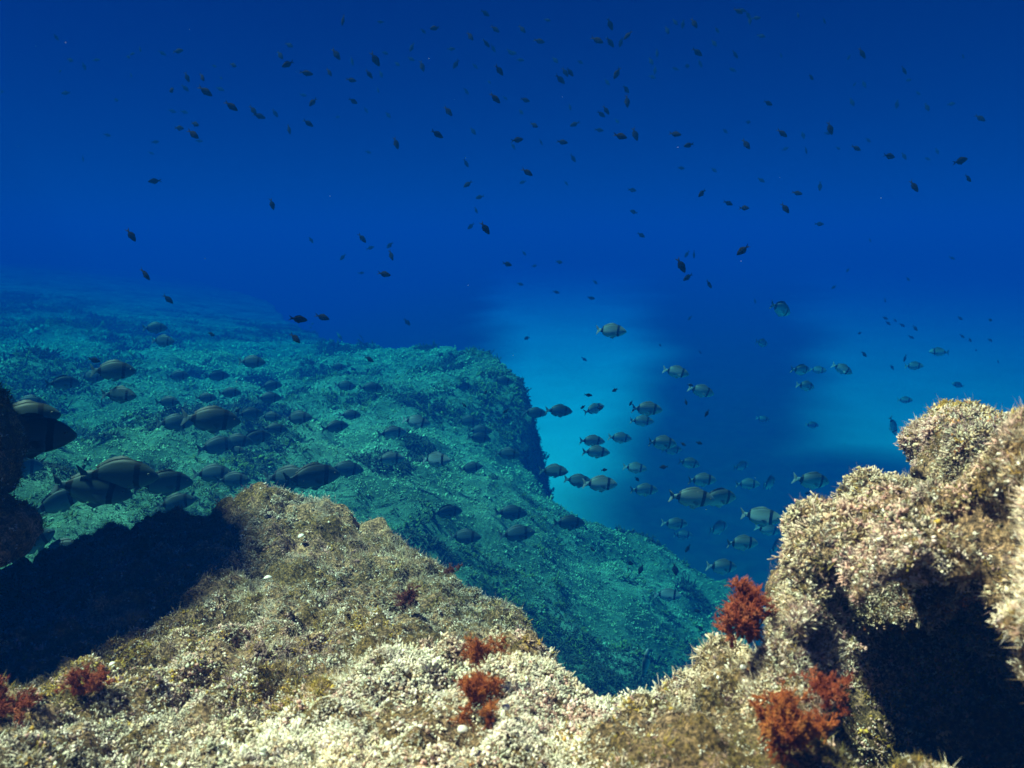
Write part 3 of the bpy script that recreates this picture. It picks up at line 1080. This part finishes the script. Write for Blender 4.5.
SILVER = [bent(bream_me, k, M_SILVER) for k in (-0.30, -0.12, 0.0, 0.15, 0.32)]
SHADE_TINTED = [bent(bream_me, k, M_SHADE_TINTED) for k in (-0.30, -0.12, 0.0, 0.15, 0.32)]  # same bream with the shade of the left-hand shoal painted in
damsel_me = fish_mesh('damselfish', False)
damsel_me.materials.append(M_DAMSEL)
ev, eq = [], []
for i in range(7):
    for j in range(12):
        th, ph = math.pi * i / 6, 2 * math.pi * j / 12
        ev.append((0.018 * math.sin(th) * math.cos(ph), 0.010 * math.cos(th), 0.018 * math.sin(th) * math.sin(ph)))
for i in range(6):
    for j in range(12):
        eq.append((i * 12 + j, i * 12 + (j + 1) % 12, (i + 1) * 12 + (j + 1) % 12, (i + 1) * 12 + j))
eye_me = np_mesh('eye', np.array(ev), quads=np.array(eq))
eye_me.materials.append(m_eye)

# x, y, length in the photo, nose-down tilt, turn away from profile, own label (or None)
BREAM = [
    (26, 437, 100, 4, 8, 'largest dark two banded bream half hidden by the left ledge'),
    (24, 418, 74, 2, 10, 'bluish bream just above and behind the largest dark bream'),
    (120, 475, 84, 0, -8, 'brown backed two banded bream uppermost of the overlapping pair at left'),
    (93, 489, 84, 9, 0, 'dark bream swimming just below the upper brown backed bream'),
    (164, 483, 60, 2, 6, 'dark bream with its head right of the upper brown backed bream'),
    (176, 503, 42, -8, 20, 'small dim bream under the brown backed pair above the shaded rock'),
    (211, 420, 62, 2, -5, 'dark bold bream alone in mid water above the shaded rock'),
    (312, 477, 62, -2, -6, 'dark bream skimming the summit of the mound'),
    (289, 478, 56, -4, -4, 'dark bream half hidden behind the mound summit and another bream'),
    (346, 469, 38, 4, 8, 'bluish bream just ahead of the bream over the summit'),
    (113, 371, 48, 3, 5, 'dim bluish bream highest of the larger ones over the left reef'),
    (120, 395, 40, 0, 0, 'dim bream right under the highest larger one over the left reef'),
    (517, 534, 40, -4, -4, 'dark plump bream low over the teal reef beside a paler twin above it'),
    (511, 513, 36, 4, 6, 'grey bream directly above the plump dark bream'),
    (447, 512, 34, 2, 6, 'dark bream low over the teal reef right of the mound summit'),
    (465, 537, 36, 0, -6, 'olive bream lowest over the teal reef just above the mound flank'),
    (569, 523, 36, 4, 10, 'mottled bream over the top of the lower reef bulge'),
    (692, 498, 50, 3, -4, 'large bream with heavy black bands in the dark water overlapping a silver one'),
    (718, 498, 46, 4, 8, 'brightest silver bream in the dark water at centre right'),
    (761, 517, 46, -3, -8, 'olive bream with a long pale tail near the outcrop edge'),
    (742, 543, 36, 4, 5, 'greenish bream above the tall feathery red tuft'),
    (769, 483, 26, 2, 55, 'pale bream turned towards us left of the outcrop shoulder'),
    (718, 528, 26, 4, 50, 'pale stubby bream turned towards us under the silver bream'),
    (722, 567, 36, 0, 5, 'dark shaded bream just left of the tall feathery red tuft'),
    (812, 481, 42, 4, 10, 'bream half hidden behind the outcrop shoulder'),
    (645, 666, 30, -60, 62, 'small brownish bream seen head on low over the deep teal reef'),
    (647, 409, 34, 6, -6, 'silver green bream with clear bands at the edge of the dark water'),
    (611, 331, 34, 4, -4, 'lone silver bream highest against the pale glow'),
    (559, 411, 30, 2, 6, 'grey bream against the pale glow beside another nose to tail'),
    (535, 413, 26, 2, 4, 'grey bream at the reef corner against the pale glow'),
    (701, 391, 30, 16, -6, 'lone pale bream diving in the dark water'),
    (781, 309, 28, 20, 40, 'lone mottled bream highest over the outcrop shoulder'),
    (600, 484, 38, 4, -4, 'yellowish bream with a black nape over the lower pale glow'),
    (578, 481, 32, 2, 4, 'dark bream following the yellowish one over the lower pale glow'),
    (63, 383, 34, 4, 10, None), (92, 377, 28, 0, 0, None), (30, 403, 36, 8, 10, None), (155, 328, 26, 0, 0, None), (163, 341, 28, 5, 0, None), (217, 376, 26, 0, 5, None), (178, 376, 26, 0, 0, None),
    (217, 446, 42, -4, 0, None), (168, 402, 26, 0, 0, None), (237, 441, 34, 4, 8, None), (206, 398, 24, 0, 0, None), (20, 468, 46, 0, 20, None), (58, 502, 54, -20, 20, None), (34, 543, 48, -30, 25, None),
    (64, 551, 56, 0, 6, None), (175, 423, 40, 0, 0, None), (213, 474, 44, 2, 0, None), (234, 480, 38, 4, 0, None),
    (252, 362, 30, 4, 0, None), (271, 386, 24, 0, 0, None), (269, 398, 27, 0, 0, None), (230, 393, 25, 0, 4, None), (250, 414, 29, 4, 0, None), (271, 417, 24, 0, 0, None), (275, 429, 27, 8, 5, None),
    (255, 438, 36, -4, 0, None), (298, 418, 32, -6, 0, None), (335, 427, 29, -8, 6, None), (350, 415, 24, 0, 0, None), (345, 386, 24, 0, 8, None), (338, 367, 18, 0, 0, None), (236, 450, 22, 0, 0, None),
    (392, 433, 32, 0, 0, None), (371, 388, 26, 0, 4, None), (416, 422, 31, 6, 0, None), (390, 459, 32, -2, 0, None), (436, 460, 36, -2, 0, None), (471, 468, 26, -10, 10, None), (464, 387, 20, 0, 30, None),
    (468, 421, 26, 0, 0, None), (480, 431, 26, 4, 0, None), (479, 438, 26, 10, 10, None), (508, 454, 30, 0, 0, None), (503, 381, 22, 4, 0, None), (554, 471, 32, 2, 0, None),
    (642, 421, 26, 2, 0, None), (594, 409, 24, -18, 0, None), (592, 441, 28, 4, 10, None), (596, 452, 30, 2, 0, None), (620, 438, 26, 8, 0, None), (662, 443, 34, 8, 0, None), (672, 450, 24, 6, 20, None),
    (635, 468, 26, 2, 0, None), (644, 490, 31, 4, 0, None), (689, 463, 26, 10, 0, None), (702, 480, 32, 4, 0, None), (676, 372, 29, 14, 0, None), (741, 466, 22, 0, 20, None), (748, 484, 26, 0, 0, None),
    (768, 530, 28, 10, 10, None), (788, 510, 24, 4, 20, None), (777, 545, 28, -25, 30, None), (675, 524, 29, 2, 0, None), (683, 535, 22, 4, 0, None),
    (762, 343, 20, 15, 30, None), (801, 370, 26, 6, 20, None), (818, 370, 18, 0, 0, None), (806, 386, 24, 10, 20, None), (842, 369, 24, 22, 0, None), (939, 352, 20, 0, 180, None), (914, 366, 20, 0, 0, None),
    (905, 400, 16, 0, 0, None), (763, 419, 15, 5, 0, None), (812, 425, 16, 0, 0, None), (958, 385, 14, -15, 180, None), (893, 426, 24, 60, 20, None), (668, 595, 30, -4, 0, None)]

# tiny dark damselfish: x, y (length 9 unless given; third value is the length)
DAMSEL_RAW = """
56,37,7 70,60,9 84,66,8 96,60,7 60,71,6 66,93,9 116,100,8 2,92,6 128,57,7 132,54,7 140,49,6 131,75,7 162,53,8 178,51,11 187,77,10 202,77,11 172,90,11 185,88,9
205,91,15 220,89,9 233,65,10 221,78,6 231,106,14 253,110,11 172,111,8 184,112,8 179,128,11 193,134,14 195,124,11 199,141,7 155,142,8 151,153,6 107,135,7 83,158,7 155,181,12 214,66,6
343,20,10 381,22,7 289,45,10 280,55,11 288,64,13 306,73,13 336,54,13 329,72,10 351,80,10 352,61,9 369,74,10 375,59,15 385,53,8 381,74,8 412,47,10 411,59,8 422,66,11 397,64,8 435,28,11 423,31,7
470,36,11 486,43,10 493,48,9 495,29,10 451,49,8 456,64,10 499,70,12 485,13,11 466,91,9 495,98,13 489,82,6 505,98,6 475,66,7 313,102,11 275,113,9 259,116,12 289,129,10 308,123,11 303,95,7
353,101,10 366,110,7 338,117,6 388,115,8 448,111,12 437,134,13 473,131,9 396,143,12 368,152,7 466,163,9 468,184,10 378,90,6 510,52,9
522,29,10 547,20,7 539,41,11 513,53,8 520,60,8 555,60,9 560,79,12 565,72,10 570,72,10 580,62,7 597,40,13 610,24,12 610,42,12 621,42,10 628,35,11 617,73,12 626,89,11 627,101,12 607,82,8
606,110,10 601,114,10 599,130,9 620,136,14 635,134,13 617,121,7 575,124,10 525,100,10 521,112,8 534,125,10 517,140,12 513,146,8 562,142,11 573,158,9 527,172,12 523,182,7 632,190,9 566,183,6
651,61,9 657,53,8 655,70,8 675,22,8 683,24,9 694,23,11 667,30,9 697,52,12 735,54,10 733,70,8 714,43,9 717,30,7 742,10,9 748,15,9 738,11,10 750,20,9 756,18,9 761,36,9 687,66,9 676,69,7 700,63,9
675,134,12 681,168,8 714,170,7 689,145,11 746,144,12 748,122,8 725,131,7 768,103,10 761,180,8 702,193,12 541,142,7 652,77,8 570,107,7 824,20,8 798,15,6 849,57,7 862,53,12 811,77,10 855,84,7 864,84,8
852,102,9 904,70,10 909,80,7 963,56,7 830,128,13 828,133,8 782,133,12 803,135,8 785,149,7 806,150,8 856,148,10 868,140,7 838,148,6 889,156,13 904,156,8 897,104,9 927,107,9 951,104,8 960,161,16 968,178,11
980,118,11 918,93,6 914,186,13 820,186,9 797,193,10 937,151,7 928,159,6 781,55,6
131,235,14 145,274,15 168,299,12 211,334,10 94,360,12 272,204,11 311,240,7 343,257,8 362,238,11 370,248,8 390,245,9 391,255,11 384,274,13 361,273,6 298,319,17 322,317,14 295,338,14 369,359,11 407,322,9
480,197,9 476,210,7 471,226,9 485,228,14 507,264,11 634,212,9 641,235,9 728,203,10 744,208,11 743,250,15 681,265,16 688,277,12 687,254,8 694,254,8 709,284,10 524,253,6 534,266,6 559,262,8 520,284,7
556,292,7 595,282,6 591,298,8 527,338,8 584,359,6 690,318,6 700,352,5 660,345,5 755,301,5 785,208,12 819,224,9 834,287,6 908,279,6 885,318,6 888,323,6 895,320,5 902,325,6 915,328,7 911,337,6 864,354,8
848,270,5 870,240,5 952,258,6 960,318,6 990,320,7 962,336,6 970,340,6 990,340,6 860,333,6 885,300,6 976,350,5 998,361,5 905,358,8 892,367,6 615,390,7 588,395,8 583,407,6 631,403,6 664,467,9 683,444,7
699,443,7 707,413,8 686,402,6 690,385,6 637,479,7 604,470,7 600,408,8 592,549,7 630,563,9 641,569,11 675,569,13 722,616,11 700,628,8 688,548,10 238,410,7 464,405,6 486,392,6 506,411,7 808,493,6 697,611,9
"""
DAMSEL = []
for tkn in DAMSEL_RAW.split():
    a = [float(v) for v in tkn.split(',')]
    DAMSEL.append((a[0], a[1], a[2]))

NUM = ['zero', 'one', 'two', 'three', 'four', 'five', 'six', 'seven', 'eight', 'nine', 'ten', 'eleven', 'twelve', 'thirteen', 'fourteen', 'fifteen', 'sixteen', 'seventeen', 'eighteen', 'nineteen', 'twenty']
ORD = ['', 'second', 'third', 'fourth', 'fifth', 'sixth', 'seventh', 'eighth', 'ninth', 'tenth', 'eleventh', 'twelfth', 'thirteenth', 'fourteenth', 'fifteenth', 'sixteenth', 'seventeenth', 'eighteenth', 'nineteenth']


def rank_labels(items, what, cell):
    cells = {}
    for i, it in enumerate(items):
        cells.setdefault(cell(it), []).append(i)
    out = {}
    for c, ids in cells.items():
        ids.sort(key=lambda i: (items[i][0], items[i][1]))
        n = len(ids)
        for k, i in enumerate(ids):
            if n == 1: out[i] = 'lone %s %s' % (what, c)
            elif k == 0: out[i] = 'leftmost of %s %ss %s' % (NUM[n], what, c)
            elif k == n - 1: out[i] = 'rightmost of %s %ss %s' % (NUM[n], what, c)
            else: out[i] = '%s from left of %s %ss %s' % (ORD[k], NUM[n], what, c)
    return out


def damsel_cell(it):
    x, y = it[0], it[1]
    col = ['over the ledge', 'over the mound', 'over the far reef', 'over the reef corner', 'over the pale glow', 'over the dark channel', 'over the outcrop shoulder', 'over the outcrop peak'][int(np.digitize(x, [150, 270, 400, 500, 610, 770, 890]))]
    row = ['at picture top', 'in upper shoal', 'in middle shoal', 'in lower shoal', 'below the shoal', 'in mid picture', 'low down', 'lowest down'][int(np.digitize(y, [40, 68, 105, 145, 215, 295, 420]))]
    return '%s %s' % (row, col)


def bream_cell(it):
    x, y = it[0], it[1]
    if x < 130: return 'over the reef near the left ledge'
    if x < 225: return 'over the reef left of the mound summit' if y < 420 else 'low above the shaded rock'
    if x < 310: return 'over the reef above the mound summit'
    if x < 420: return 'over the reef right of the mound summit'
    if x < 560: return 'near the reef corner'
    if x < 640: return 'against the pale glow'
    if x < 755: return 'in the dark channel'
    if x < 830: return 'left of the outcrop shoulder'
    return 'far off above the outcrop'


random.seed(5)
rest = [b for b in BREAM if b[5] is None]
auto = rank_labels(rest, 'small banded bream', bream_cell)
auto_l = {(b[0], b[1]): auto[i] for i, b in enumerate(rest)}
first = None
for (px, py, ln, tilt, yaw, lab) in BREAM:
    ln *= 0.94
    size = 0.235 if ln > 38 else 0.20 + 0.02 * random.random()
    if lab and ('brown backed' in lab) and ln > 72: size = 0.29
    D = size * FPX / ln
    if D > 11.5: D, size = 11.5, 11.5 * ln / FPX
    if yaw in range(35, 80): size *= 1.25
    # nobody swims inside the reef
    while True:
        w_ = at(px, py, D)
        zr = float(f_reef(np.array([w_[0]]), np.array([w_[1]]))[0]) if beyond(edge_xy, np.array([w_[0]]), np.array([w_[1]]))[0] < 0 else SAND_Z
        if w_[2] > zr + 0.30 or D < 2.2: break
        size *= 0.96; D *= 0.96
    o = bpy.data.objects.new('sea_bream', random.choice(SHADE_TINTED if px < 590 and not 380 < px < 445 else SILVER))
    sc.collection.objects.link(o)
    o.location = w_
    o.scale = (size,) * 3
    o.rotation_euler = (R(random.uniform(-6, 6)), R(tilt + random.gauss(0, 2.5)), R(yaw + random.gauss(0, 10)))
    tag(o, lab or auto_l[(px, py)], 'fish', 'two banded bream schooling over the reef')
    if ln >= 34:
        for s in (1, -1):
            e = bpy.data.objects.new('eye', eye_me)
            sc.collection.objects.link(e)
            e.parent = o
            e.location = (0.385, s * 0.050, 0.040)

lab = rank_labels(DAMSEL, 'dark damselfish', damsel_cell)
lab = {i: l.replace('damselfishs', 'damselfish') for i, l in lab.items()}
for i, (px, py, ln) in enumerate(DAMSEL):
    size = random.uniform(0.056, 0.074) if ln > 9 else random.uniform(0.078, 0.095)
    D = size * FPX / ln
    el = -SP + (384 - py) / FPX * CP
    if el > 0 and D * el > HAZE_TOP - 0.10:
        k = (HAZE_TOP - 0.10) / (D * el); D *= k; size *= k
    if py > 380 and D > 5.0: k = 5.0 / D; D *= k; size *= k
    o = bpy.data.objects.new('damselfish', damsel_me)
    sc.collection.objects.link(o)
    o.location = at(px, py, D)
    o.scale = (size * 1.12,) * 3
    yaw = random.choice([random.uniform(-50, 50)] * 4 + [random.uniform(130, 230)])
    tilt = random.gauss(32, 24)
    if 590 < px < 1000 and py < 200: tilt = random.gauss(45, 32)
    if ln >= 12 and abs(yaw) < 90: yaw *= 0.5
    o.rotation_euler = (R(random.uniform(-15, 15)), R(tilt), R(yaw))
    tag(o, lab[i], 'fish', 'dark damselfish scattered through the open water')

# ------------------------------------------------------------------ drifting particles
parts = []
for _ in range(45):
    c = at(rng.uniform(-60, 1084), rng.uniform(-20, 640), rng.uniform(0.9, 4.5))
    o_ = np.array([[1, 0, 0], [-1, 0, 0], [0, 1, 0], [0, -1, 0], [0, 0, 1], [0, 0, -1]], dtype=float)
    o_ = o_ * rng.uniform(0.3, 1.0, size=(6, 1)) * rng.uniform(0.0003, 0.0009) * max(1, c[1] * 0.6) + c
    parts.append((o_, np.array([(0, 2, 4), (2, 1, 4), (1, 3, 4), (3, 0, 4), (2, 0, 5), (1, 2, 5), (3, 1, 5), (0, 3, 5)]), np.zeros(6)))
V, T, A = pack(parts)
o = link('drifting_particles', np_mesh('drifting_particles', V, tris=T), m_shell)
tag(o, 'tiny pale specks drifting in the open water', 'plankton', kind='stuff')
